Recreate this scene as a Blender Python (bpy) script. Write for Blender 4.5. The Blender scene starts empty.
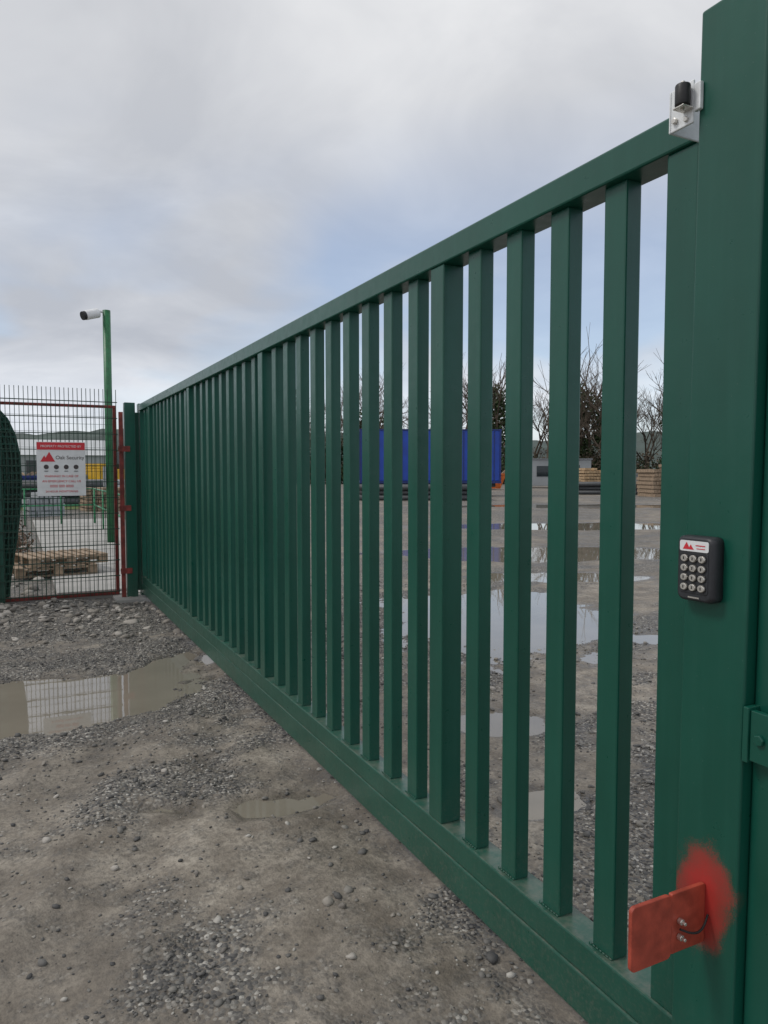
import bpy, bmesh, math, random
import numpy as np
from mathutils import Vector, Matrix
random.seed(7); rng=np.random.default_rng(7)
scene=bpy.context.scene
scene.view_settings.view_transform='Standard'; scene.view_settings.look='None'; scene.view_settings.exposure=0

# ---------------------------------------------------------------- numpy noise
def _h(ix,iy,s):
    n=(ix.astype(np.int64)*374761393+iy.astype(np.int64)*668265263+s*1442695041)&0x7fffffff
    n=((n^(n>>13))*1274126177)&0x7fffffff
    n=n^(n>>16)
    return (n&0xffff)/65535.0
def vnoise(x,y,s=0):
    x=np.asarray(x,float); y=np.asarray(y,float)
    ix=np.floor(x); iy=np.floor(y); fx=x-ix; fy=y-iy
    fx=fx*fx*(3-2*fx); fy=fy*fy*(3-2*fy)
    a=_h(ix,iy,s); b=_h(ix+1,iy,s); c=_h(ix,iy+1,s); d=_h(ix+1,iy+1,s)
    return (a*(1-fx)+b*fx)*(1-fy)+(c*(1-fx)+d*fx)*fy
def fbm(x,y,s=0,o=4):
    t=0;a=.5;n=0
    for i in range(o):
        t=t+a*vnoise(x*2**i+17.3*i,y*2**i-9.1*i,s+i); n+=a; a*=.5
    return t/n
WATER=-0.024
def sstep(a,b,x):
    t=np.clip((x-a)/(b-a),0,1); return t*t*(3-2*t)
# puddle hollows: x, y, radius across, radius along, rotation deg, depth
HOLLOWS=[(0.0,5.78,1.25,.66,8,.080),(1.22,6.5,.66,.28,30,.036),(1.03,3.50,.40,.20,-20,.038),(.55,3.72,.25,.08,-20,.024),
 (4.9,6.9,1.35,1.9,-26,.085),(2.85,4.0,.42,.26,-30,.05),(9.5,12,3.4,1.3,-26,.08),
 (16,17,5.5,1.4,-26,.08),(7.5,9.2,1.5,.6,-30,.065),(24,27,8,1.6,-30,.08),(-4.5,7,1.5,1.0,10,.07),(2.3,2.9,.3,.16,0,.04)]
def gravelly(x,y):
    a=.42; u=x*math.cos(a)+y*math.sin(a); v=-x*math.sin(a)+y*math.cos(a)
    g=.6*fbm(u*.55+3,v*1.5,31,5)+.4*fbm(x*2.3,y*2.3,41,4)
    g=sstep(.43,.57,g)
    band=np.exp(-((y-(6.85+.15*x))/.35)**2)*sstep(3.5,.5,x)
    band2=np.exp(-((y-(4.95+.10*x))/.28)**2)*sstep(2.2,.2,x)
    bank=sstep(7.6,8.6,y)*sstep(3.2,1.6,x)
    return np.clip(np.maximum(np.maximum(g,np.maximum(band,.9*band2)),bank),0,1)
def height(x,y):
    n1=fbm(x*.35,y*.35,1,3)-.5
    n2=fbm(x*1.6,y*1.6,5,4)-.5
    n3=fbm(x*9,y*9,9,3)-.5
    far=np.clip((np.hypot(x,y)-30)/60,0,1)
    gr=gravelly(x,y)
    n4=fbm(x*26,y*26,14,2)-.5
    z=.004+.026*n1+.038*n2+(.013+.012*gr)*n3+(.004+.010*gr)*n4
    for off,ang in ((2.2,1.15),(3.9,1.2),(5.0,.95)):
        d=(x*math.sin(ang)-(y-off)*math.cos(ang))+.12*np.sin(x*1.1+off)
        z=z-.014*np.exp(-(d/.13)**2)+.010*np.exp(-((np.abs(d)-.24)/.09)**2)
    z=np.maximum(z,-.014)
    for hx,hy,ra,rb,rot,dep in HOLLOWS:
        c,s=math.cos(math.radians(rot)),math.sin(math.radians(rot))
        dx=x-hx; dy=y-hy
        u=(dx*c+dy*s)/ra; v=(-dx*s+dy*c)/rb
        d=np.sqrt(u*u+v*v)+.85*(fbm(x*2.8,y*2.8,21,6)-.5)
        z=z-dep*(1-sstep(.35,1.35,d))
    z=z+.05*np.exp(-((y-9.75)/.55)**2)*sstep(1.6,.4,x)
    return z*(1-far)

# ---------------------------------------------------------------- materials
class NT:
    def __init__(s,name):
        s.m=bpy.data.materials.new(name); s.m.use_nodes=True; s.n=s.m.node_tree.nodes; s.l=s.m.node_tree.links
        s.b=s.n['Principled BSDF']
    def N(s,t,**k):
        n=s.n.new(t)
        for a,v in k.items():
            if a in n.inputs.keys(): n.inputs[a].default_value=v
            else: setattr(n,a,v)
        return n
    def L(s,a,b): s.l.new(a,b)
    def pos(s): return s.N('ShaderNodeNewGeometry').outputs['Position']
    def noise(s,vec,scale,detail=4,rough=.55):
        n=s.N('ShaderNodeTexNoise'); n.inputs['Scale'].default_value=scale; n.inputs['Detail'].default_value=detail
        n.inputs['Roughness'].default_value=rough; s.L(vec,n.inputs['Vector']); return n.outputs['Fac']
    def ramp(s,f,stops):
        r=s.N('ShaderNodeValToRGB'); e=r.color_ramp.elements
        while len(e)<len(stops): e.new(.5)
        for i,(p,c) in enumerate(stops):
            e[i].position=p; e[i].color=(c,c,c,1) if isinstance(c,(int,float)) else (*c,1)
        s.L(f,r.inputs['Fac']); return r.outputs['Color']
    def mix(s,f,a,b,mode='MIX'):
        m=s.N('ShaderNodeMix'); m.data_type='RGBA'; m.blend_type=mode
        for v,i in ((f,0),(a,6),(b,7)):
            if isinstance(v,(int,float)): m.inputs[i].default_value=v
            elif isinstance(v,tuple): m.inputs[i].default_value=(*v,1)
            else: s.L(v,m.inputs[i])
        return m.outputs[2]
    def math(s,op,a,b=None,c=None,clamp=False):
        m=s.N('ShaderNodeMath'); m.operation=op; m.use_clamp=clamp
        for i,v in enumerate((a,b,c)):
            if v is None: continue
            if isinstance(v,(int,float)): m.inputs[i].default_value=v
            else: s.L(v,m.inputs[i])
        return m.outputs[0]
    def scale(s,vec,xyz):
        m=s.N('ShaderNodeVectorMath'); m.operation='MULTIPLY'; s.L(vec,m.inputs[0]); m.inputs[1].default_value=xyz; return m.outputs[0]
    def bump(s,h,strength=.3,dist=.01,prev=None):
        b=s.N('ShaderNodeBump'); b.inputs['Strength'].default_value=strength; b.inputs['Distance'].default_value=dist
        s.L(h,b.inputs['Height'])
        if prev: s.L(prev,b.inputs['Normal'])
        return b.outputs[0]
def set_(m,col=None,rough=None,metal=None,normal=None,spec=None):
    for v,k in ((col,'Base Color'),(rough,'Roughness'),(metal,'Metallic'),(normal,'Normal'),(spec,'Specular IOR Level')):
        if v is None: continue
        if isinstance(v,tuple): m.b.inputs[k].default_value=(*v,1)
        elif isinstance(v,(int,float)): m.b.inputs[k].default_value=v
        else: m.L(v,m.b.inputs[k])
def simple(name,col,rough=.5,metal=0,var=.25,scale=8,bumps=.15):
    m=NT(name); p=m.pos(); f=m.noise(p,scale,3)
    c=m.mix(m.ramp(f,[(.3,0.0),(.7,1.0)]),tuple(x*(1-var) for x in col),tuple(min(1,x*(1+var)) for x in col))
    rr=m.math('MULTIPLY_ADD',f,.25,rough-.12,True)
    set_(m,c,rr,metal,m.bump(m.noise(p,scale*12,2),bumps,.003)); return m.m

def green_paint(name,red=None):
    m=NT(name); g=m.N('ShaderNodeNewGeometry'); p=g.outputs['Position']
    big=m.noise(m.scale(p,(3,3,1.2)),1.5,3)
    streak=m.noise(m.scale(p,(40,40,1.5)),1.0,3,.6)
    fine=m.noise(p,140,1)
    col=m.mix(m.ramp(big,[(.3,0.0),(.7,1.0)]),(.0034,.066,.044),(.0055,.086,.058))
    col=m.mix(m.math('MULTIPLY',m.ramp(streak,[(.5,0.0),(.75,1.0)]),.18),col,(.022,.120,.088))
    z=m.N('ShaderNodeSeparateXYZ'); m.L(p,z.inputs[0])
    nz=m.N('ShaderNodeSeparateXYZ'); m.L(g.outputs['True Normal'],nz.inputs[0])
    low=m.math('SUBTRACT',1.0,m.math('DIVIDE',z.outputs['Z'],.50),clamp=True)
    spn=m.noise(p,22,4,.7)
    spl=m.ramp(m.noise(p,85,4,.75),[(.50,0.0),(.68,1.0)])
    dust=m.math('MULTIPLY_ADD',spl,.45,m.math('MULTIPLY',spn,.22))
    col=m.mix(m.math('MULTIPLY',low,dust),col,(.16,.15,.12))
    up=m.math('MULTIPLY',m.math('GREATER_THAN',nz.outputs['Z'],.7),m.math('LESS_THAN',z.outputs['Z'],.4))
    silt=m.math('MULTIPLY',up,m.ramp(m.noise(p,12,5,.75),[(.42,.04),(.66,.50)]))
    col=m.mix(silt,col,(.18,.17,.14))
    spk=m.N('ShaderNodeTexVoronoi'); spk.inputs['Scale'].default_value=38; m.L(p,spk.inputs['Vector'])
    sp=m.math('LESS_THAN',spk.outputs['Distance'],.045)
    col=m.mix(m.math('MULTIPLY',sp,.35),col,(.12,.18,.15))
    rough=m.math('MULTIPLY_ADD',spn,.30,.18,True)
    if red:
        sub=m.N('ShaderNodeVectorMath'); sub.operation='SUBTRACT'; m.L(p,sub.inputs[0]); sub.inputs[1].default_value=red
        sc=m.scale(sub.outputs[0],(0.6,1/.080,1/.130))
        ln=m.N('ShaderNodeVectorMath'); ln.operation='LENGTH'; m.L(sc,ln.inputs[0])
        d=m.math('MULTIPLY_ADD',m.noise(p,11,3,.6),.9,m.math('SUBTRACT',ln.outputs['Value'],.45))
        d=m.math('MULTIPLY_ADD',m.noise(p,500,2,.6),.7,m.math('SUBTRACT',d,.35))
        f=m.ramp(d,[(.25,.95),(.75,.60),(1.45,0.0)])
        col=m.mix(f,col,(.40,.022,.017)); rough=m.mix(f,rough,(.7,.7,.7))
    h=m.math('MULTIPLY_ADD',m.noise(p,9,2),.0010,m.math('MULTIPLY',fine,.00010))
    set_(m,col,rough,0,m.bump(h,1.0,1.0)); return m.m
M={}
M['green']=green_paint('green_paint')
M['postgreen']=green_paint('green_paint_post',(1.34,1.098,.735))
M['wire']=simple('green_wire',(.010,.045,.028),.45)
M['rail']=simple('bright_green_paint',(.02,.20,.08),.4)
M['polegreen']=simple('pole_green_paint',(.02,.14,.055),.4)
M['redox']=simple('red_oxide_paint',(.20,.035,.028),.6,0,.45,14)
M['red']=simple('red_paint',(.34,.056,.032),.5,0,.30,24)
M['zinc']=simple('galvanised_zinc',(.78,.80,.81),.45,.15,.08,40)
M['black']=simple('black_rubber',(.012,.012,.013),.5)
M['kbody']=simple('keypad_dark_casting',(.030,.032,.037),.42,.1,.12,60)
M['steel']=simple('polished_steel',(.66,.63,.58),.28,.8,.1,60)
M['white']=simple('white_plastic',(.75,.76,.77),.4,0,.06,10)
M['signred']=simple('sign_red',(.62,.03,.045),.4,0,.06,10)
M['ink']=simple('dark_ink',(.06,.05,.05),.5)
M['concrete']=simple('concrete',(.36,.35,.33),.85,0,.18,1.6,.3)
M['wood']=simple('weathered_timber',(.30,.22,.15),.8,0,.35,9)
M['newwood']=simple('sawn_timber',(.44,.31,.18),.75,0,.25,3)
M['blue']=simple('blue_curtain',(.015,.065,.40),.5,0,.15,1.5)
M['bluedark']=simple('blue_frame',(.012,.03,.16),.45)
M['yellow']=simple('yellow_machine_paint',(.62,.36,.02),.45,0,.15,2)
M['orange']=simple('orange_paint',(.55,.13,.02),.5)
M['glass']=simple('dark_glass',(.02,.03,.035),.08)
M['tyre']=simple('tyre_rubber',(.02,.02,.02),.8)
M['grey']=simple('grey_cladding',(.33,.35,.36),.6,0,.1,.5)
M['ltgrey']=simple('pale_cladding',(.50,.52,.53),.6,0,.08,.5)
M['dkgrey']=simple('dark_roof',(.20,.21,.22),.6,0,.1,.5)
M['bark']=simple('bark',(.12,.095,.072),.9,0,.3,2)
M['pipe']=simple('dark_pipe',(.06,.065,.07),.5)

def foliage(name,a,b):
    m=NT(name); g=m.N('ShaderNodeNewGeometry')
    c=m.mix(g.outputs['Random Per Island'],a,b); set_(m,c,.8,0); return m.m
M['ivy']=foliage('evergreen_foliage',(.022,.042,.015),(.06,.088,.03))
M['scrub']=foliage('dead_bramble',(.07,.035,.022),(.16,.10,.06))
M['brush']=foliage('bare_brushwood',(.07,.055,.038),(.14,.11,.075))
M['grass']=simple('rough_grass',(.09,.115,.035),.9,0,.35,.4)
M['hill']=simple('hill_woodland',(.055,.075,.066),.9,0,.45,.05)

# ground
m=NT('compacted_stony_mud'); p=m.pos()
ga=m.N('ShaderNodeAttribute',attribute_name='gravel').outputs['Fac']
big=m.noise(p,.6,4,.65); mid=m.noise(p,3.6,5,.7); fin=m.noise(p,42,3,.7)
vor=m.N('ShaderNodeTexVoronoi'); vor.inputs['Scale'].default_value=62; m.L(p,vor.inputs['Vector'])
cellv=m.N('ShaderNodeSeparateColor'); m.L(vor.outputs['Color'],cellv.inputs[0])
mud=m.mix(m.ramp(mid,[(.38,0.0),(.60,1.0)]),(.195,.168,.136),(.385,.345,.29))
mud=m.mix(m.ramp(big,[(.42,0.0),(.60,.75)]),mud,(.180,.157,.130))
mud=m.mix(m.math('MULTIPLY',m.ramp(fin,[(.42,0.0),(.62,1.0)]),.55),mud,(.125,.110,.094))
stone=m.ramp(cellv.outputs[0],[(0.0,(.055,.055,.057)),(.45,(.115,.112,.108)),(.8,(.225,.215,.195)),(1.0,(.48,.46,.42))])
patch=m.ramp(m.noise(p,7,4,.7),[(.38,0.0),(.62,1.0)])
gf=m.math('MULTIPLY_ADD',patch,.7,m.math('SUBTRACT',m.math('MULTIPLY',ga,1.15),.32),clamp=True)
gmask=m.math('MULTIPLY',gf,m.math('LESS_THAN',vor.outputs['Distance'],.60))
col=m.mix(m.math('MULTIPLY',gf,.45),mud,(.105,.098,.090))
col=m.mix(gmask,col,stone)
z=m.N('ShaderNodeSeparateXYZ'); m.L(p,z.inputs[0])
zz=m.math('MULTIPLY_ADD',mid,.024,m.math('SUBTRACT',z.outputs['Z'],.012))
wet=m.N('ShaderNodeMapRange'); wet.inputs['From Min'].default_value=-.020; wet.inputs['From Max'].default_value=-.002
wet.inputs['To Min'].default_value=1; wet.inputs['To Max'].default_value=0; m.L(zz,wet.inputs['Value'])
wn=m.math('MAXIMUM',wet.outputs[0],m.math('MULTIPLY',m.ramp(m.noise(p,1.1,3,.65),[(.48,0.0),(.60,1.0)]),.65))
col=m.mix(m.math('MULTIPLY',wn,.65),col,m.mix(1.0,col,(.42,.40,.37),'MULTIPLY'))
rough=m.math('SUBTRACT',.90,m.math('MULTIPLY',wn,.58))
h=m.math('MULTIPLY',m.math('SUBTRACT',1.0,vor.outputs['Distance']),m.math('MULTIPLY',gf,.0085))
h=m.math('MULTIPLY_ADD',mid,.030,h); h=m.math('MULTIPLY_ADD',fin,.0055,h)
set_(m,col,rough,0,m.bump(h,1.0,1.0),.4); M['ground']=m.m
# water
m=NT('murky_puddle_water'); p=m.pos()
set_(m,m.mix(m.noise(p,2,3),(.19,.168,.135),(.28,.25,.20)),.02,0,m.bump(m.noise(p,7,2),.02,.01)); m.b.inputs['IOR'].default_value=1.6; M['water']=m.m
# stones
m=NT('crushed_stone'); g=m.N('ShaderNodeNewGeometry')
c=m.ramp(g.outputs['Random Per Island'],[(0.0,(.065,.064,.064)),(.5,(.135,.130,.122)),(.85,(.24,.225,.20)),(1.0,(.46,.44,.40))])
set_(m,c,.75,0); M['stone']=m.m
m=NT('pale_rubble'); g=m.N('ShaderNodeNewGeometry')
c=m.ramp(g.outputs['Random Per Island'],[(0.0,(.15,.14,.13)),(.5,(.31,.285,.25)),(1.0,(.55,.52,.48))])
set_(m,m.mix(m.math('MULTIPLY',m.noise(g.outputs['Position'],40,3),.6),c,(.2,.175,.145)),.85,0,m.bump(m.noise(g.outputs['Position'],90,3),.4,.004)); M['rubble']=m.m

# ---------------------------------------------------------------- mesh helpers
def empty(name,loc=(0,0,0),rz=0):
    e=bpy.data.objects.new(name,None); e.location=loc; e.rotation_euler=(0,0,rz); scene.collection.objects.link(e); e.empty_display_size=.1; return e
class B:
    def __init__(s): s.v=[]; s.f=[]
    def box(s,x0,x1,y0,y1,z0,z1,mat=None):
        o=len(s.v)
        pts=[(x0,y0,z0),(x1,y0,z0),(x1,y1,z0),(x0,y1,z0),(x0,y0,z1),(x1,y0,z1),(x1,y1,z1),(x0,y1,z1)]
        if mat is not None: pts=[tuple(mat@Vector(q)) for q in pts]
        s.v+=pts; s.f+=[tuple(o+i for i in q) for q in ((0,3,2,1),(4,5,6,7),(0,1,5,4),(1,2,6,5),(2,3,7,6),(3,0,4,7))]
        return s
    def tube(s,a,b,r0,r1=None,n=8,cap=True):
        r1=r0 if r1 is None else r1
        a=Vector(a); b=Vector(b); d=(b-a).normalized()
        u=d.orthogonal().normalized(); w=d.cross(u); o=len(s.v)
        for c,r in ((a,r0),(b,r1)):
            for i in range(n):
                t=2*math.pi*i/n; s.v.append(tuple(c+u*(r*math.cos(t))+w*(r*math.sin(t))))
        for i in range(n): s.f.append((o+i,o+(i+1)%n,o+n+(i+1)%n,o+n+i))
        if cap: s.f.append(tuple(o+n-1-i for i in range(n))); s.f.append(tuple(o+n+i for i in range(n)))
        return s
    def obj(s,name,mat,parent=None,bevel=0,smooth=False,seg=2):
        me=bpy.data.meshes.new(name); me.from_pydata(s.v,[],s.f); me.update()
        me.materials.append(mat); ob=bpy.data.objects.new(name,me); scene.collection.objects.link(ob)
        if parent: ob.parent=parent
        if smooth:
            me.polygons.foreach_set('use_smooth',[len(p.vertices)<=4 for p in me.polygons])
        if bevel:
            b=ob.modifiers.new('bevel','BEVEL'); b.width=bevel; b.segments=seg; b.limit_method='ANGLE'; b.angle_limit=math.radians(40)
        return ob
def fastmesh(name,V,F,mat):
    me=bpy.data.meshes.new(name); n=len(V); k=F.shape[1]; nf=len(F)
    me.vertices.add(n); me.vertices.foreach_set('co',V.astype(np.float32).ravel())
    me.loops.add(nf*k); me.loops.foreach_set('vertex_index',F.astype(np.int32).ravel())
    me.polygons.add(nf); me.polygons.foreach_set('loop_start',np.arange(0,nf*k,k,dtype=np.int32))
    me.update(calc_edges=True); me.validate(); me.materials.append(mat)
    ob=bpy.data.objects.new(name,me); scene.collection.objects.link(ob); return ob

# ---------------------------------------------------------------- ground sheet
def axis(lo,hi,a,b,st,g=1.09):
    mid=list(np.arange(a,b+1e-6,st)); up=[];v=b;d=st
    while v<hi: d*=g; v+=d; up.append(v)
    dn=[];v=a;d=st
    while v>lo: d*=g; v-=d; dn.append(v)
    return np.array(dn[::-1]+mid+up)
xs=axis(-450,450,-2.2,4.5,.018); ys=axis(-120,500,1.6,8.5,.018)
X,Y=np.meshgrid(xs,ys); Z=height(X,Y)
V=np.stack([X.ravel(),Y.ravel(),Z.ravel()],1)
nx,ny=len(xs),len(ys)
idx=np.arange(nx*ny).reshape(ny,nx)
F=np.stack([idx[:-1,:-1].ravel(),idx[:-1,1:].ravel(),idx[1:,1:].ravel(),idx[1:,:-1].ravel()],1)
g=fastmesh('ground',V,F,M['ground'])
at=g.data.attributes.new('gravel','FLOAT','POINT'); at.data.foreach_set('value',gravelly(X,Y).ravel().astype(np.float32))
g.data.polygons.foreach_set('use_smooth',np.ones(len(F),dtype=bool))
wv=B(); wv.v=[(-9,.5,WATER),(45,.5,WATER),(45,45,WATER),(-9,45,WATER)]; wv.f=[(0,1,2,3)]
wv.obj('puddle_water',M['water'])

# ---------------------------------------------------------------- stones
def ico(sub):
    bm=bmesh.new(); bmesh.ops.create_icosphere(bm,subdivisions=sub,radius=1)
    v=np.array([q.co[:] for q in bm.verts]); f=np.array([[q.index for q in p.verts] for p in bm.faces]); bm.free(); return v,f
def stones(name,P,S,mat,sub=1,sink=.25,flat=.6,rg=.38):
    bv,bf=ico(sub); n=len(P); k=len(bv)
    jit=1+rg*(rng.random((n,k))-.5)
    for _ in range(6 if sub>1 else 0):
        q=rng.normal(size=(n,3)); q/=np.linalg.norm(q,axis=1)[:,None]
        dd=np.einsum('kj,nj->nk',bv,q); cut=.35+.35*rng.random(n)[:,None]
        jit=np.where(dd*jit>cut,cut/np.maximum(dd,1e-3),jit)
    s3=np.stack([1+.8*(rng.random(n)-.3),.8+.5*rng.random(n),flat*(.6+.8*rng.random(n))],1)
    v=bv[None]*jit[...,None]*s3[:,None,:]*S[:,None,None]
    a=rng.random(n)*6.283; ca,sa=np.cos(a)[:,None],np.sin(a)[:,None]
    tl=(rng.random(n)-.5)[:,None]*.7
    x=v[...,0]; y=v[...,1]; zz=v[...,2]+tl*x
    vx=x*ca-y*sa; vy=x*sa+y*ca
    hz=height(P[:,0],P[:,1])+S*flat*(1-2*sink)*.8
    W=np.stack([vx+P[:,0:1],vy+P[:,1:2],zz+hz[:,None]],2).reshape(-1,3)
    Fa=(bf[None]+(np.arange(n)*k)[:,None,None]).reshape(-1,3)
    return fastmesh(name,W,Fa,mat)
def scatter(n,x0,x1,y0,y1,base,power=1):
    P=np.stack([x0+(x1-x0)*rng.random(n),y0+(y1-y0)*rng.random(n)],1)
    d=base+(1-base)*gravelly(P[:,0],P[:,1])**power*(.25+1.1*sstep(.35,.65,fbm(P[:,0]*5,P[:,1]*5,77,3)))
    P=P[rng.random(n)<d]; h=height(P[:,0],P[:,1]); return P[h>WATER-.006]
P=scatter(110000,-2.2,5.0,1.8,9,.09); S=.0028+.0055*rng.random(len(P))**2
stones('gravel',P,S,M['stone'],1)
P=scatter(13000,-2.2,6.0,1.8,10,.14); S=.007+.013*rng.random(len(P))**2.5
stones('gravel_chippings',P,S,M['stone'],1,rg=.55)
n=1700; P=np.stack([-2.5+4.6*rng.random(n),7.4+2.5*rng.random(n)],1)
P=P[rng.random(n)<(.12+.88*sstep(7.6,9.0,P[:,1]))*sstep(2.2,1.0,P[:,0])]; S=.012+.048*rng.random(len(P))**2.6
P2=np.array([(.08,3.55),(.62,2.98),(1.02,2.55),(1.06,2.50),(.98,2.22),(.80,2.86),(.33,3.2),(.9,4.3),(.1,4.5),(1.1,4.9),(.55,4.65),(1.21,2.36),(.45,5.0),(2.1,3.1),(2.6,3.4),(3.2,4.6)])
S2=np.array([.028,.018,.026,.022,.018,.014,.02,.020,.024,.02,.018,.014,.020,.025,.02,.03])
n=240; P3=np.stack([-2+8*rng.random(n),1.8+7*rng.random(n)],1); S3=.009+.013*rng.random(n)**2.5
stones('rubble',np.concatenate([P,P2,P3]),np.concatenate([S,S2,S3]),M['rubble'],2,.3,.6,.18)

# ---------------------------------------------------------------- sliding gate (runs along +Y at x ~ 1.42)
GX=1.42; Y0=1.245; Y1=9.93; ZT=2.505
gate=empty('sliding_gate',(0,0,0))
b=B(); b.box(GX,GX+.10,Y0,Y1,ZT-.085,ZT); b.obj('top_rail',M['green'],gate,.006)
b=B(); b.box(GX+.004,GX+.104,Y0,Y1,.213,.305); b.obj('bottom_rail',M['green'],gate,.006)
b=B(); b.box(GX+.0,GX+.108,Y0-.1,Y1,.085,.212); b.obj('track_rail',M['green'],gate,.006)
bars=B(); sp=.225; y=1.528; stiles=[1.528+.225*k for k in (4,14,24,34)]
weld=B()
while y<Y1-.15:
    if min(abs(y-s) for s in stiles)>.08:
        t=random.uniform(-.002,.002); bars.box(GX+.026+t,GX+.080+t,y-.041,y+.041,.303,ZT-.083)
        for i in range(7):   # weld beads round the foot
            q=y-.039+i*.013; weld.tube((GX+.0235+t,q,.3065),(GX+.0235+t,q+.011,.3075),.0032,.0028,n=5)
    y+=sp
bars.obj('bars',M['green'],gate,.005); weld.obj('weld_beads',M['green'],gate,0,True)
b=B()
for s in stiles: b.box(GX+.006,GX+.094,s-.048,s+.048,.304,ZT-.084)
b.box(GX+.01,GX+.09,Y0+.001,Y0+.095,.304,ZT-.084); b.box(GX+.003,GX+.097,Y1-.10,Y1-.002,.304,ZT-.084)
b.obj('stiles',M['green'],gate,.005)

# ---------------------------------------------------------------- near post
PX0=1.325; PY0=1.008; PY1=1.168
TILT=.0095
post=empty('gate_post',(0,0,0))
def lean(ob,ref):  # the post stands a touch out of plumb
    ob.matrix_world=Matrix.Translation((0,ref,1.4))@Matrix.Rotation(TILT,4,'X')@Matrix.Translation((0,-ref,-1.4))@ob.matrix_world
b=B(); b.box(PX0,PX0+.085,PY0,PY1,-.1,2.63); b.obj('column',M['postgreen'],post,.006,seg=3)
b=B(); b.box(PX0-.10,PX0+.24,PY0-.10,PY1+.05,-.02,.015); b.obj('base_plate',M['green'],post,.003)
b=B(); b.box(PX0+.03,PX0+.19,PY0-.06,PY0-.002,.0,2.60); b.obj('rear_channel',M['green'],post,.004)
b=B(); b.box(PX0-.005,PX0+.05,PY0-.016,PY0-.003,1.065,1.18); b.box(PX0+.0,PX0+.014,PY0-.065,PY0-.017,1.07,1.175); b.tube((PX0-.008,PY0-.04,1.12),(PX0+.0,PY0-.04,1.12),.012,n=6)
b.obj('lock_bracket',M['green'],post,.002)
lean(post,1.1)

# guide roller bracket on top of the rail
br=empty('guide_roller_bracket',(0,-.002,-.072))
b=B(); b.box(PX0-.012,PX0-.006,PY1-.004,PY1+.056,ZT-.030,ZT+.060); b.box(PX0-.012,PX0+.10,PY1+.0575,PY1+.0620,ZT-.030,ZT+.060); b.box(PX0-.012,PX0-.001,PY1-.022,PY1-.0045,ZT-.008,ZT+.050)
b.obj('zinc_plate',M['zinc'],br,.0025)
b=B(); b.tube((PX0-.030,PY1+.008,ZT+.004),(PX0-.030,PY1+.008,ZT+.049),.016,n=20); b.obj('rubber_roller',M['black'],br,.003,True)
b=B(); b.tube((PX0-.030,PY1+.008,ZT-.006),(PX0-.030,PY1+.008,ZT+.056),.005,n=6)
b.tube((PX0-.020,PY1+.042,ZT-.010),(PX0-.0125,PY1+.042,ZT-.010),.007,n=6); b.tube((PX0-.018,PY1+.012,ZT-.018),(PX0-.0125,PY1+.012,ZT-.018),.006,n=6); b.box(PX0-.044,PX0-.0125,PY1-.006,PY1+.022,ZT-.0015,ZT+.0020)
b.obj('bolts',M['steel'],br,.001)

# keypad on the post face
kp=empty('access_keypad',(PX0,1.113,1.450)); kp.scale=(1.0,1.20,1.04)
def rrect(w,h,r,x,n=6):
    pts=[]
    for cx,cz,a0 in ((w/2-r,h/2-r,0),(-w/2+r,h/2-r,90),(-w/2+r,-h/2+r,180),(w/2-r,-h/2+r,270)):
        for i in range(n+1):
            a=math.radians(a0+90*i/n); pts.append((x,cx+r*math.cos(a),cz+r*math.sin(a)))
    return pts
def plate(name,profile,mat,parent,loc=(0,0,0)):
    o=B(); rings=[]
    for (w,h,r,x) in profile:
        pts=rrect(w,h,r,x); base=len(o.v); o.v+=pts; rings.append([base+i for i in range(len(pts))])
    for A,C in zip(rings,rings[1:]):
        n=len(A)
        for i in range(n): o.f.append((A[i],A[(i+1)%n],C[(i+1)%n],C[i]))
    o.f.append(tuple(rings[-1])); o.f.append(tuple(reversed(rings[0])))
    ob=o.obj(name,mat,parent); ob.location=loc; ob.data.polygons.foreach_set('use_smooth',[len(p.vertices)==4 for p in ob.data.polygons]); return ob
plate('body',[(.078,.134,.012,.002),(.080,.136,.013,-.016),(.078,.134,.013,-.027),(.072,.128,.012,-.032),(.066,.122,.010,-.0335)],M['kbody'],kp)
plate('key_panel',[(.062,.086,.006,-.0332),(.060,.084,.006,-.0348)],M['kbody'],kp,(0,0,-.008))
plate('label',[(.062,.022,.004,-.0337),(.062,.022,.004,-.0350)],M['white'],kp,(0,0,.047))
b=B(); o=-.0356
b.v+=[(o,.008,.040),(o,.024,.040),(o,.016,.055),(o-.0001,.000,.040),(o-.0001,.012,.040),(o-.0001,.007,.0505)]; b.f+=[(0,1,2),(3,4,5)]
b.box(o-.0002,o,-.024,-.004,.048,.050); b.box(o-.0002,o,-.024,-.006,.042,.0435); b.obj('label_logo',M['signred'],kp)
ks=B(); kr=B(); dg=B(); wb=B()
for r in range(4):
    for c in range(3):
        yy=(c-1)*.0188; zz=.0215-r*.0198
        kr.tube((-.0347,yy,zz),(-.0362,yy,zz),.0090,n=20); ks.tube((-.0355,yy,zz),(-.0400,yy,zz),.0078,.0068,n=20)
        dg.box(-.0403,-.0399,yy-.0011,yy+.0011,zz-.003,zz+.003)
kr.obj('key_bezels',M['black'],kp,0,True); ks.obj('keys',M['steel'],kp,.0006,True); dg.obj('key_digits',M['black'],kp)
wb.box(-.0337,-.0333,-.012,.012,-.0605,-.0575); wb.obj('maker_mark',M['steel'],kp)

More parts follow.
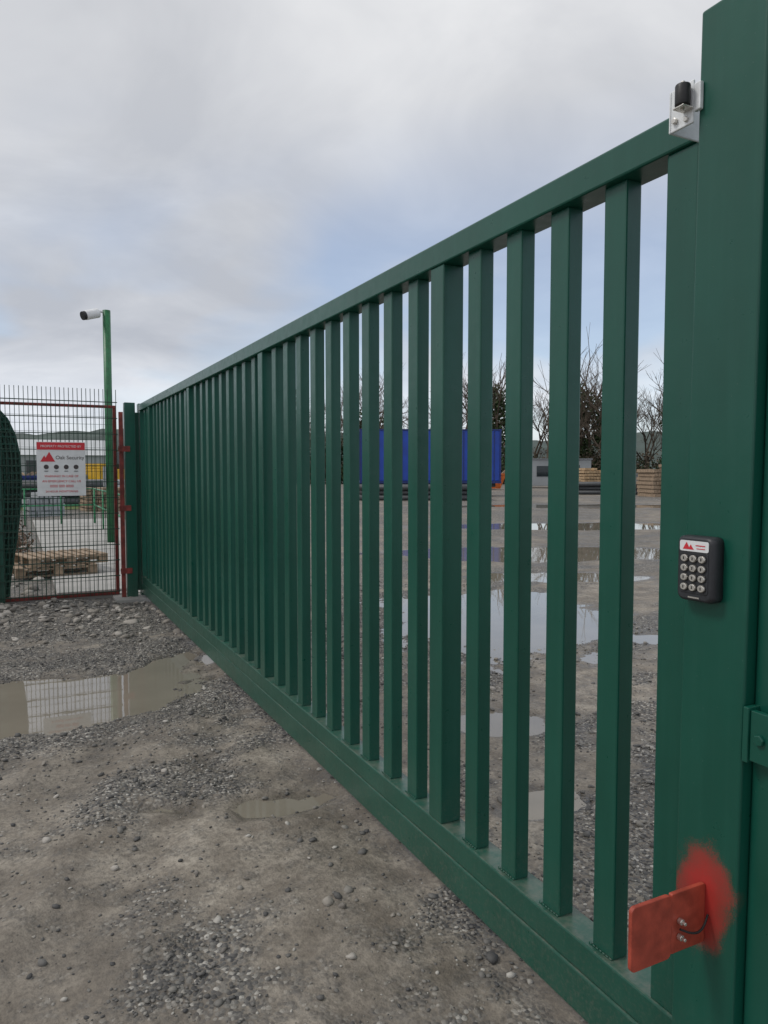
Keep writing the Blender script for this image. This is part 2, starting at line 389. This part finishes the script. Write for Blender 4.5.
# red stop plate projecting from the post
st=empty('gate_stop_plate',(0,-.006,-.034))
def xzplate(name,x0,x1,y0,y1,z0,z1,r,mat,parent):
    o=B(); n=6; pts=[]
    for cx,cz,a0 in ((x1-r,z1-r,0),(x0+r,z1-r,90),(x0+r,z0+r,180),(x1-r,z0+r,270)):
        for i in range(n+1):
            a=math.radians(a0+90*i/n); pts.append((cx+r*math.cos(a),cz+r*math.sin(a)))
    k=len(pts); o.v=[(a,y0,c) for a,c in pts]+[(a,y1,c) for a,c in pts]
    o.f=[tuple(range(k)),tuple(range(2*k-1,k-1,-1))]+[(i,i+k,(i+1)%k+k,(i+1)%k) for i in range(k)]
    return o.obj(name,mat,parent,.0015)
xzplate('outer_plate',1.108,1.222,1.095,1.105,.658,.797,.012,M['red'],st)
xzplate('inner_plate',1.2235,1.3245,1.097,1.107,.664,.796,.004,M['red'],st)
xzplate('backing_strap',1.195,1.27,1.1085,1.115,.68,.78,.004,M['red'],st)
b=B()
for zz in (.700,.735): b.tube((1.245,1.086,zz),(1.245,1.096,zz),.007,n=6); b.tube((1.245,1.078,zz),(1.245,1.086,zz),.004,n=8)
b.obj('bolts',M['steel'],st,.001)
b=B(); pr=None
for i in range(15):
    t=i/14; q=(1.238+.083*t,1.087-.012*math.sin(t*3.1),.722-.016*math.sin(t*3.1)+.010*t)
    if pr: b.tube(pr,q,.0026,n=6,cap=False)
    pr=q
b.obj('cable',M['black'],st,0,True)

# ---------------------------------------------------------------- far receiving post
fp=empty('gate_receiving_post',(0,0,0))
b=B(); b.box(1.24,1.37,9.86,9.98,-.1,2.52); b.obj('column',M['green'],fp,.006)
b=B(); b.box(1.42,1.53,9.95,10.07,-.1,2.52); b.obj('rear_column',M['green'],fp,.006)
b=B(); b.box(1.175,1.225,9.88,9.93,0,2.40); b.obj('red_guide_bar',M['redox'],fp,.003)
b=B()
for zz in (.35,1.15,1.9): b.box(1.16,1.30,9.845,9.855,zz,zz+.07)
b.obj('red_catch_plates',M['redox'],fp,.002)
b=B(); b.box(1.374,1.418,9.90,9.94,.12,2.40); b.obj('closing_strip',M['green'],fp,.002)
b=B(); b.box(1.08,1.62,9.7,10.2,-.05,.045); b.obj('footing',M['concrete'],fp,.01)

# ---------------------------------------------------------------- mesh fence with red frame
FY=9.95
fe=empty('mesh_fence',(0,0,0))
w=B(); x=-6.0
while x<1.165:
    w.box(x-.0038,x+.0038,FY-.0035,FY+.0035,.08,2.68); x+=.05
z=.12
while z<2.68:
    w.box(-6,1.165,FY-.013,FY-.006,z-.005,z+.005); w.box(-6,1.165,FY+.006,FY+.013,z-.005,z+.005); z+=.2
w.obj('wire_mesh',M['wire'],fe)
b=B()
for x in (-.20,-2.7,-5.2): b.box(x-.04,x+.04,FY+.02,FY+.09,-.1,2.62)
b.obj('posts',M['green'],fe,.004)
fr=empty('red_frame_gate',(0,0,0))
b=B(); y=FY+.16
b.box(-2.6,1.17,y,y+.04,2.46,2.495); b.box(-2.6,1.17,y,y+.04,.05,.10); b.box(1.13,1.17,y+.002,y+.038,.10,2.46)
b.obj('frame',M['redox'],fr,.003)
b=B(); x=-2.5
while x<1.12: b.box(x-.002,x+.002,y+.02,y+.024,.10,2.46); x+=.1
z=.25
while z<2.4: b.box(-2.5,1.13,y+.026,y+.030,z-.002,z+.002); z+=.1
b.obj('infill_wires',M['wire'],fr)
cp=empty('curved_mesh_panel',(-.02,0,0))
prof=[(2.42,0),(2.3,.10),(2.1,.18),(1.85,.225),(1.5,.235),(1.1,.205),(.7,.15),(.35,.09),(0,.05)]
b=B()
for k in range(30):
    yb=10.36; xo=-.16-.045*k
    for (za,xa),(zb,xb) in zip(prof,prof[1:]): b.tube((xo+xa,yb+.03*math.sin(k),za),(xo+xb,yb+.03*math.sin(k),zb),.015,n=4,cap=False)
for z in np.arange(.1,2.35,.09):
    xa=np.interp(z,[q[0] for q in prof[::-1]],[q[1] for q in prof[::-1]]); b.box(-1.25,-.15+xa,10.31,10.322,z-.010,z+.010)
b.obj('panel_wires',M['green'],cp)
b=B(); k=len(prof)
b.v=[(-.17+xa,10.42,za) for za,xa in prof]+[(-1.5,10.42,za) for za,xa in prof]; b.f=[(i,i+1,i+1+k,i+k) for i in range(k-1)]
b.obj('backing_net',M['wire'],cp)

# sign
sg=empty('security_warning_sign',(.50,9.915,1.68))
b=B(); b.box(-.275,.275,-.004,.004,-.33,.33); b.obj('board',M['white'],sg,.002)
b=B(); b.box(-.27,.27,-.0075,-.0045,.235,.325); b.obj('header',M['signred'],sg)
b=B(); b.v+=[(-.20,-.0065,.09),(-.07,-.0065,.09),(-.135,-.0065,.21),(-.235,-.0068,.09),(-.15,-.0068,.09),(-.19,-.0068,.165)]; b.f+=[(0,1,2),(3,4,5)]; b.obj('logo',M['signred'],sg)
def text(s,size,loc,mat,parent,name,al='CENTER'):
    cu=bpy.data.curves.new(name,'FONT'); cu.body=s; cu.size=size; cu.align_x=al; cu.extrude=.0004
    t=bpy.data.objects.new(name+'_tmp',cu); scene.collection.objects.link(t)
    dg_=bpy.context.evaluated_depsgraph_get(); me=bpy.data.meshes.new_from_object(t.evaluated_get(dg_))
    bpy.data.objects.remove(t); me.materials.clear(); me.materials.append(mat)
    o=bpy.data.objects.new(name,me); scene.collection.objects.link(o); o.parent=parent; o.location=loc; o.rotation_euler=(math.pi/2,0,0)
text('PROPERTY PROTECTED BY',.038,(0,-.0085,.265),M['white'],sg,'header_text')
text('Oak Security',.062,(-.065,-.0065,.12),M['ink'],sg,'company_text','LEFT')
for i,(s_,sz) in enumerate((('WARNING! IN CASE OF',.036),('AN EMERGENCY CALL US',.038),('0000 000 0000',.044),('24 HOUR MONITORING',.034))):
    text(s_,sz,(0,-.0065,-.10-.062*i),M['signred'],sg,'body_text_%d'%i)
b=B()
for i in range(4):
    cx=-.17+.112*i; b.tube((cx,-.0045,.025),(cx,-.0075,.025),.028,n=18); b.box(cx-.022,cx+.022,-.0075,-.0045,-.030,-.022)
b.obj('icons',M['ink'],sg)

# CCTV pole
cc=empty('cctv_pole',(1.90,17.80,0))
b=B(); b.tube((0,0,0),(0,0,5.24),.085,n=16); b.obj('pole',M['polegreen'],cc,0,True)
b=B(); b.box(-.18,.18,-.18,.18,0,.03); b.obj('base',M['polegreen'],cc)
b=B(); b.tube((-.05,0,5.2),(-.24,-.05,5.2),.03,n=10); b.tube((-.24,-.05,5.22),(-.24,-.05,5.12),.05,n=12); b.tube((-.18,-.04,5.16),(-.46,-.16,5.06),.105,.105,n=16)
b.obj('camera_housing',M['white'],cc,.008,True)
b=B(); b.tube((-.455,-.158,5.061),(-.52,-.186,5.038),.096,n=16); b.obj('camera_lens_end',M['black'],cc,.004,True)
b=B(); b.box(-.14,-.09,-.1,.1,1.3,1.75); b.obj('junction_box',M['grey'],cc,.004)

# ---------------------------------------------------------------- area behind the fence
b=B(); b.box(.45,3.2,10.7,27,-.05,.035); b.obj('concrete_path',M['concrete'],None,.01)
b=B(); b.box(-2.5,2.2,10.12,10.3,-.05,.06); b.obj('concrete_kerb',M['concrete'],None,.01)
rl=empty('green_handrail',(0,0,0)); b=B()
for y in (14.5,17,19.5,22,24.5): b.tube((2.15,y,0),(2.15,y,1.1),.024,n=8)
for z in (.6,1.1): b.tube((2.15,14.5,z),(2.15,24.5,z),.022,n=8)
for x in (1.2,2.15,.2,-.8): b.tube((x,24.6,0),(x,24.6,1.1),.024,n=8)
for z in (.6,1.1): b.tube((-.8,24.6,z),(2.15,24.6,z),.022,n=8)
b.obj('rails',M['rail'],rl,0,True)
def pallet(loc,rz,name='wooden_pallet',mat='wood'):
    e=empty(name,loc,rz); b=B()
    for i in range(7): b.box(-.6+i*.175,-.6+i*.175+.12,-.5,.5,.122,.144)
    for y in (-.5,-.05,.4): b.box(-.6,.57,y,y+.1,.1,.12)
    for y in (-.5,-.05,.4):
        b.box(-.6,.57,y,y+.1,0,.02)
        for x in (-.6,-.07,.43): b.box(x,x+.14,y,y+.1,.022,.098)
    b.obj('boards',M[mat],e,.003); return e
pallet((.50,12.9,.04),.1); pallet((.62,13.0,.187),.25)
def leafcloud(name,centers,n,size,mat,up=.0):
    C=np.array([c[:3] for c in centers]); R=np.array([c[3:6] for c in centers]); wgt=R.prod(1)**.67; k=rng.choice(len(C),n,p=wgt/wgt.sum())
    d=rng.normal(size=(n,3)); d/=np.linalg.norm(d,axis=1)[:,None]; r=(.35+.75*rng.random(n)**.6)[:,None]
    P=C[k]+d*R[k]*r; u=rng.normal(size=(n,3)); u/=np.linalg.norm(u,axis=1)[:,None]; v=np.cross(u,rng.normal(size=(n,3))); v/=np.linalg.norm(v,axis=1)[:,None]
    s=(size*(.5+rng.random(n)))[:,None]
    V=np.stack([P-u*s,P+v*s*.6,P+u*s,P-v*s*.6],1).reshape(-1,3); F=np.arange(4*n).reshape(-1,4); return fastmesh(name,V,F,mat)
cs=[(-2.6+random.random()*2.7,13.5+random.random()*7,.12+random.random()*.25,.5,.7,.35) for _ in range(22)]
leafcloud('bramble_scrub',cs,9000,.035,M['scrub'])
n=700; P=np.stack([-2.8+3.1*rng.random(n),10.6+9*rng.random(n)],1); stones('rubble.001',P,.03+.07*rng.random(n)**2,M['rubble'],1)
b=B(); b.v=[(-60,34,.02),(4.5,34,.02),(16,120,.35),(-120,120,.35)]; b.f=[(0,1,2,3)]; b.obj('grass_field',M['grass'])

def logs(name,loc,rz,L,r,rows,cols,mat):
    e=empty(name,loc,rz); b=B()
    for i in range(rows):
        for j in range(cols-(i%2)): 
            q=(j-cols/2+.5*(i%2)+.5)*2*r; z=r+i*r*1.75; b.tube((-L/2+random.uniform(-.1,.1),q,z),(L/2+random.uniform(-.1,.1),q,z),r*random.uniform(.9,1),n=12)
    b.obj('lengths',M[mat],e,0,True)
def stack(name,loc,rz,w,d,h,mat,layers=8):
    e=empty(name,loc,rz); b=B(); t=h/layers
    for i in range(layers):
        o=random.uniform(-.06,.06); n=max(3,int(w/.22))
        for j in range(n):
            if i==layers-1 and random.random()<.3: continue
            b.box(-w/2+o+j*w/n+.01,-w/2+o+(j+1)*w/n-.01,-d/2+random.uniform(-.05,.05),d/2,i*t,(i+1)*t-.05)
    for i in range(layers-1): 
        for q in (-.4,.4): b.box(-w/2,w/2,q*d-.04,q*d+.04,(i+1)*t-.048,(i+1)*t-.002)
    b.obj('boards',M[mat],e)
def skip(loc,rz,mat,L=3.6):
    e=empty('waste_skip',loc,rz); b=B(); l=L/2
    b.v=[(-l*.62,-.8,.1),(l*.62,-.8,.1),(l*.62,.8,.1),(-l*.62,.8,.1),(-l,-.9,1.4),(l,-.9,1.4),(l,.9,1.4),(-l,.9,1.4)]
    b.f=[(0,3,2,1),(0,1,5,4),(1,2,6,5),(2,3,7,6),(3,0,4,7)]
    b.box(-l,l,-.95,-.9,1.3,1.42); b.box(-l,l,.9,.95,1.3,1.42)
    for q in (-.5,0,.5): b.box(q*L*.6-.05,q*L*.6+.05,-.94,-.80,.15,1.3)
    b.obj('shell',M[mat],e); b=B()
    for _ in range(14):
        x,y=random.uniform(-l*.8,l*.8),random.uniform(-.7,.7); a=random.random()*3; b.tube((x,y,1.1),(x+math.cos(a),y+math.sin(a)*.5,1.3+random.random()*.5),.06,n=4)
    b.obj('rubbish',M['wood'],e)
RZ=math.radians(-26.4)
# right-hand yard, roughly 45-75 m out
stack('timber_stack',(38.7,43.0,0),RZ,1.8,3,1.9,'newwood',9)
stack('timber_stack',(42.6,46.0,0),RZ,3.2,3,1.5,'wood',6)
stack('timber_stack',(37.2,34.7,0),RZ+.2,2.4,2,1.8,'wood',7)
stack('timber_stack',(41.2,33.0,0),RZ+.2,2.2,2,1.4,'grey',6)
stack('timber_stack',(36.0,42.0,0),RZ-.2,1.4,1.6,1.1,'newwood',5)
stack('timber_stack',(46.0,41.0,0),RZ,2.8,2,2.2,'wood',8)
stack('block_pallet',(41.0,37.5,0),RZ+.1,1.2,1.1,1.3,'ltgrey',5); stack('block_pallet',(42.6,36.6,0),RZ+.3,1.2,1.1,1.1,'grey',5); stack('block_pallet',(39.3,38.5,0),RZ,1.2,1.1,.9,'ltgrey',4)
skip((37.0,54.0,0),RZ+.1,'orange',2.8); skip((49,50,0),RZ,'dkgrey')
logs('steel_pipe_stack',(37,39.5,0),RZ,5,.16,3,6,'pipe'); logs('steel_pipe_stack',(20.5,36.5,0),RZ,7,.16,3,6,'pipe')
# left-hand yard beyond the fence
logs('steel_pipe_stack',(1.7,38,0),-.1,5,.22,3,6,'pipe'); logs('steel_pipe_stack',(4.5,44,0),-.1,6,.16,4,8,'grey')
stack('timber_stack',(3.4,33,0),.1,2.0,1.6,1.0,'wood',6); stack('timber_stack',(6.4,56,0),.1,2.4,1.6,1.4,'newwood',6)
stack('block_pallet',(-.6,29,0),.1,1.2,1.1,1.2,'ltgrey',5); stack('block_pallet',(.9,30,0),.2,1.2,1.1,.9,'grey',4)
tk=empty('storage_tank',(-3.2,48,0)); b=B(); b.tube((0,0,.3),(0,0,3.4),1.3,n=28); b.tube((0,0,3.4),(0,0,3.9),1.3,.3,n=28); b.obj('shell',M['ltgrey'],tk,0,True)
b=B(); b.box(-1.2,1.2,-1.2,1.2,0,.3); b.tube((1.32,0,.3),(1.32,0,3.9),.05,n=6); b.obj('plinth_and_pipe',M['dkgrey'],tk)
skip((2.8,50,0),.1,'grey'); skip((-.5,42,0),-.2,'bluedark')

tr=empty('curtainside_trailer',(24.1,42.0,0),RZ+.05)
b=B(); b.box(-4.45,4.45,-1.25,1.25,1.0,4.2); b.obj('curtains',M['blue'],tr,.04)
b=B(); b.box(-4.52,4.52,-1.28,1.28,.85,1.0); b.box(-4.52,4.52,-1.28,1.28,4.2,4.29)
for x in (-4.5,4.4): 
    for y in (-1.285,1.185): b.box(x,x+.1,y,y+.1,1.0,4.2)
b.obj('frame',M['bluedark'],tr)
b=B()
for i in range(18): b.box(-4.3+i*.49,-4.24+i*.49,-1.275,-1.252,.95,4.15)
b.obj('curtain_straps',M['bluedark'],tr)
b=B()
for x in (2.0,3.2,-3.4):
    for y in (-1.2,.9): b.tube((x,y,.48),(x,y+.3,.48),.48,n=20)
b.obj('wheels',M['tyre'],tr,.03,True)
b=B(); b.box(-4.2,4.3,-.5,.5,.6,.84); b.obj('chassis',M['pipe'],tr)

ex=empty('excavator',(5.2,50,0),.6)
b=B()
for y in (-1.1,.6): b.box(-1.5,1.5,y,y+.5,.05,.75)
b.obj('tracks',M['tyre'],ex,.25)
b=B(); b.box(-1.5,1.2,-1.1,1.1,.85,1.75); b.box(-1.5,-.5,-1.1,1.1,1.752,2.1)
b.tube((1.0,0,1.4),(2.6,0,3.5),.24,.2,n=8); b.tube((2.6,0,3.5),(4.4,0,2.2),.2,.14,n=8); b.obj('body_and_boom',M['yellow'],ex,.04)
b=B(); b.box(.1,1.15,-1.0,-.1,1.76,2.85); b.obj('cab',M['glass'],ex,.04)
b=B(); b.box(4.1,4.8,-.45,.45,1.2,2.1); b.obj('bucket',M['pipe'],ex,.1)
for (sx,sy,sw,sr) in ((4.5,96,5.5,-.1),(-14,142,9,.1)):
    sh=empty('farm_shed',(sx,sy,0),sr)
    b=B(); b.box(-sw,sw,-5,5,0,3.4); b.obj('walls',M['grey'],sh)
    b=B(); w2=sw+.3; b.v=[(-w2,-5.3,3.4),(w2,-5.3,3.4),(w2,5.3,3.4),(-w2,5.3,3.4),(-w2,0,5.3),(w2,0,5.3)]; b.f=[(0,1,5,4),(2,3,4,5),(0,4,3),(1,2,5)]; b.obj('roof',M['ltgrey'],sh)
    b=B(); b.box(-3,1,-5.05,-5.01,0,2.8); b.obj('doors',M['pipe'],sh)
sc_=empty('site_cabin',(47,57,0),RZ)
b=B(); b.box(-3,3,-1.3,1.3,.2,2.7); b.obj('walls',M['grey'],sc_,.03); b=B(); b.box(-3.1,3.1,-1.4,1.4,2.7,2.82); b.obj('roof',M['dkgrey'],sc_)
b=B(); b.box(-2.2,-1,-1.33,-1.305,1.1,2.1); b.box(1,1.9,-1.33,-1.305,.2,2.2); b.obj('window_and_door',M['glass'],sc_)

# ---------------------------------------------------------------- trees
TV=[];TF=[]
def limb(a,b,r0,r1,n=4):
    d=(b-a).normalized(); u=d.orthogonal().normalized(); w=d.cross(u); o=len(TV)
    for c,r in ((a,r0),(b,r1)):
        for i in range(n):
            t=6.283*i/n; q=c+u*(r*math.cos(t))+w*(r*math.sin(t)); TV.append((q.x,q.y,q.z))
    for i in range(n): TF.append((o+i,o+(i+1)%n,o+n+(i+1)%n,o+n+i))
def grow(a,d,L,r,lev):
    b=a+d*L; limb(a,b,r,r*.68,5 if lev==0 else 3)
    if lev>=5: return
    k=random.choice((2,3,3,4)) if lev<4 else random.choice((2,3,4))
    for i in range(k):
        ax=Vector((random.gauss(0,1),random.gauss(0,1),random.gauss(0,.5))).normalized()
        nd=(d+ax*random.uniform(.42,.85)+Vector((0,0,.18))).normalized()
        st_=a+d*L*random.uniform(.55,1.0) if i else b
        grow(st_,nd,L*random.uniform(.62,.88),max(.013,r*random.uniform(.5,.66)),lev+1)
def tree(x,y,h):
    grow(Vector((x,y,0)),Vector((random.gauss(0,.04),random.gauss(0,.04),1)).normalized(),h*.27,h*.017,0)
ev=[];br_=[]
for i in range(72):
    t=i/71; x=20+92*t+random.uniform(-2,2); y=92-46*t+random.uniform(-4,9)
    h=random.uniform(12,20.5)*(.62+.38*min(1,t*2.2)); tree(x,y,h)
    if random.random()<.22:
        hh=h*.58; ev+= [(x+random.uniform(-1.6,1.6),y,hh*random.uniform(.15,1),1.5,1.5,1.7) for _ in range(8)]
    br_+= [(x+random.uniform(-3,3),y+random.uniform(0,3),random.uniform(.8,3.4),2.6,2,1.8)]
fastmesh('distant_bare_trees',np.array(TV),np.array(TF),M['bark'])
hed=[]
for i in range(70):
    t=i/69; hed.append((18+98*t+random.uniform(-1,1),93-48*t+random.uniform(-1,1)+3,.9+random.random()*.6,2.2,1.5,1.2+random.random()))
leafcloud('distant_hedge',hed+ev,52000,.20,M['ivy'])
leafcloud('distant_brushwood',br_,24000,.15,M['brush'])
hed=[(-70+120*random.random(),158+random.uniform(-8,22),1.8+random.random()*2.6,4,2,2.2+random.random()*1.6) for _ in range(110)]
leafcloud('distant_hedge',hed,30000,.45,M['ivy'])
xx=np.linspace(-520,420,150); Hh=15+14*fbm(xx*.008,xx*0,61,4)+5*fbm(xx*.09,xx*0,62,3)
hv=[];k=len(xx)
for r,(yy,f) in enumerate(((330,0),(380,.6),(430,1),(520,.9))):
    for i in range(k): hv.append((xx[i],yy-.25*xx[i] if xx[i]>0 else yy,-1+Hh[i]*f))
hf=[(r*k+i,r*k+i+1,(r+1)*k+i+1,(r+1)*k+i) for r in range(3) for i in range(k-1)]
fastmesh('hills',np.array(hv),np.array(hf),M['hill'])

# ---------------------------------------------------------------- world and sun
SE=math.radians(50); AZ=math.radians(-72)   # sun azimuth from +Y clockwise: over the viewer's left shoulder
W=bpy.data.worlds.new('World'); scene.world=W; W.use_nodes=True
nt=W.node_tree; nn=nt.nodes; ll=nt.links; bg=nn['Background']; bg.inputs['Strength'].default_value=.11
sky=nn.new('ShaderNodeTexSky'); sky.sky_type='NISHITA'; sky.sun_disc=False; sky.sun_elevation=SE; sky.sun_rotation=AZ
tc=nn.new('ShaderNodeTexCoord'); sep=nn.new('ShaderNodeSeparateXYZ'); ll.new(tc.outputs['Generated'],sep.inputs[0])
def mt(op,a,b=None,c=None,cl=False):
    m_=nn.new('ShaderNodeMath'); m_.operation=op; m_.use_clamp=cl
    for i,v in enumerate((a,b,c)):
        if v is None: continue
        if isinstance(v,(int,float)): m_.inputs[i].default_value=v
        else: ll.new(v,m_.inputs[i])
    return m_.outputs[0]
zc=mt('ADD',mt('MAXIMUM',sep.outputs['Z'],0.0),.20)
cmb=nn.new('ShaderNodeCombineXYZ'); ll.new(mt('DIVIDE',sep.outputs['X'],zc),cmb.inputs[0]); ll.new(mt('DIVIDE',sep.outputs['Y'],zc),cmb.inputs[1])
def wnoise(sc,det,rough,off,dist=0):
    a=nn.new('ShaderNodeVectorMath'); a.operation='ADD'; ll.new(cmb.outputs[0],a.inputs[0]); a.inputs[1].default_value=off
    n_=nn.new('ShaderNodeTexNoise'); n_.inputs['Scale'].default_value=sc; n_.inputs['Detail'].default_value=det; n_.inputs['Roughness'].default_value=rough; n_.inputs['Distortion'].default_value=dist
    ll.new(a.outputs[0],n_.inputs['Vector']); return n_.outputs['Fac']
def wramp(f,st_):
    r=nn.new('ShaderNodeValToRGB'); e=r.color_ramp.elements
    while len(e)<len(st_): e.new(.5)
    for i,(p_,c_) in enumerate(st_): e[i].position=p_; e[i].color=(*c_,1) if isinstance(c_,tuple) else (c_,c_,c_,1)
    ll.new(f,r.inputs['Fac']); return r.outputs['Color']
def wmix(f,a,b,mode='MIX'):
    m_=nn.new('ShaderNodeMix'); m_.data_type='RGBA'; m_.blend_type=mode
    for v,i in ((f,0),(a,6),(b,7)):
        if isinstance(v,(int,float)): m_.inputs[i].default_value=v
        elif isinstance(v,tuple): m_.inputs[i].default_value=(*v,1)
        else: ll.new(v,m_.inputs[i])
    return m_.outputs[2]
n1=wnoise(.62,5,.52,(1.3,.2,0),.4); n2=wnoise(2.0,5,.58,(4,7,0),.5)
cf=mt('MULTIPLY_ADD',n2,.40,mt('MULTIPLY',n1,.60))
cloud=wramp(cf,[(.38,(.36,.385,.44)),(.47,(.51,.53,.575)),(.60,(.78,.79,.81))])
el=wramp(sep.outputs['Z'],[(0.0,(.86,.91,.97)),(.09,(.80,.85,.93)),(.155,(.53,.56,.62)),(.30,(.56,.58,.62)),(.50,(.68,.685,.70)),(1.0,(.72,.72,.73))])
cloud=wmix(.52,cloud,el)
cloud=wmix(1.0,cloud,(10.0,10.0,10.0),'MULTIPLY')
gap=wnoise(.8,4,.5,(9.2,3.1,0),.3); low=wramp(sep.outputs['Z'],[(0.0,.4),(.12,1.0),(.28,.85),(.44,0.0)])
# the cover is thinner to the east (towards +X)
gapx=mt('MULTIPLY_ADD',sep.outputs['X'],.20,mt('SUBTRACT',gap,.06))
gm=mt('MULTIPLY',wramp(gapx,[(.42,0.0),(.58,.62)]),low)
skyb=wmix(1.0,sky.outputs[0],(1.35,1.4,1.5),'MULTIPLY')
fin_=wmix(gm,cloud,skyb)
ll.new(fin_,bg.inputs['Color'])
sun=bpy.data.lights.new('sun','SUN'); sun.energy=1.3; sun.angle=math.radians(14); sun.color=(1,.96,.9)
so=bpy.data.objects.new('sun',sun); scene.collection.objects.link(so)
d=Vector((math.sin(AZ)*math.cos(SE),math.cos(AZ)*math.cos(SE),math.sin(SE)))
so.rotation_euler=d.to_track_quat('Z','Y').to_euler()

# ---------------------------------------------------------------- camera
cam=bpy.data.cameras.new('camera'); co=bpy.data.objects.new('camera',cam); scene.collection.objects.link(co)
co.location=(0,0,1.66); yaw=math.radians(26.4); pit=math.radians(-3.2)
co.rotation_euler=(math.pi/2+pit,0,-yaw)
cam.sensor_fit='HORIZONTAL'; cam.sensor_width=36; cam.lens=36*740/768; cam.clip_end=2000; cam.clip_start=.02
scene.camera=co
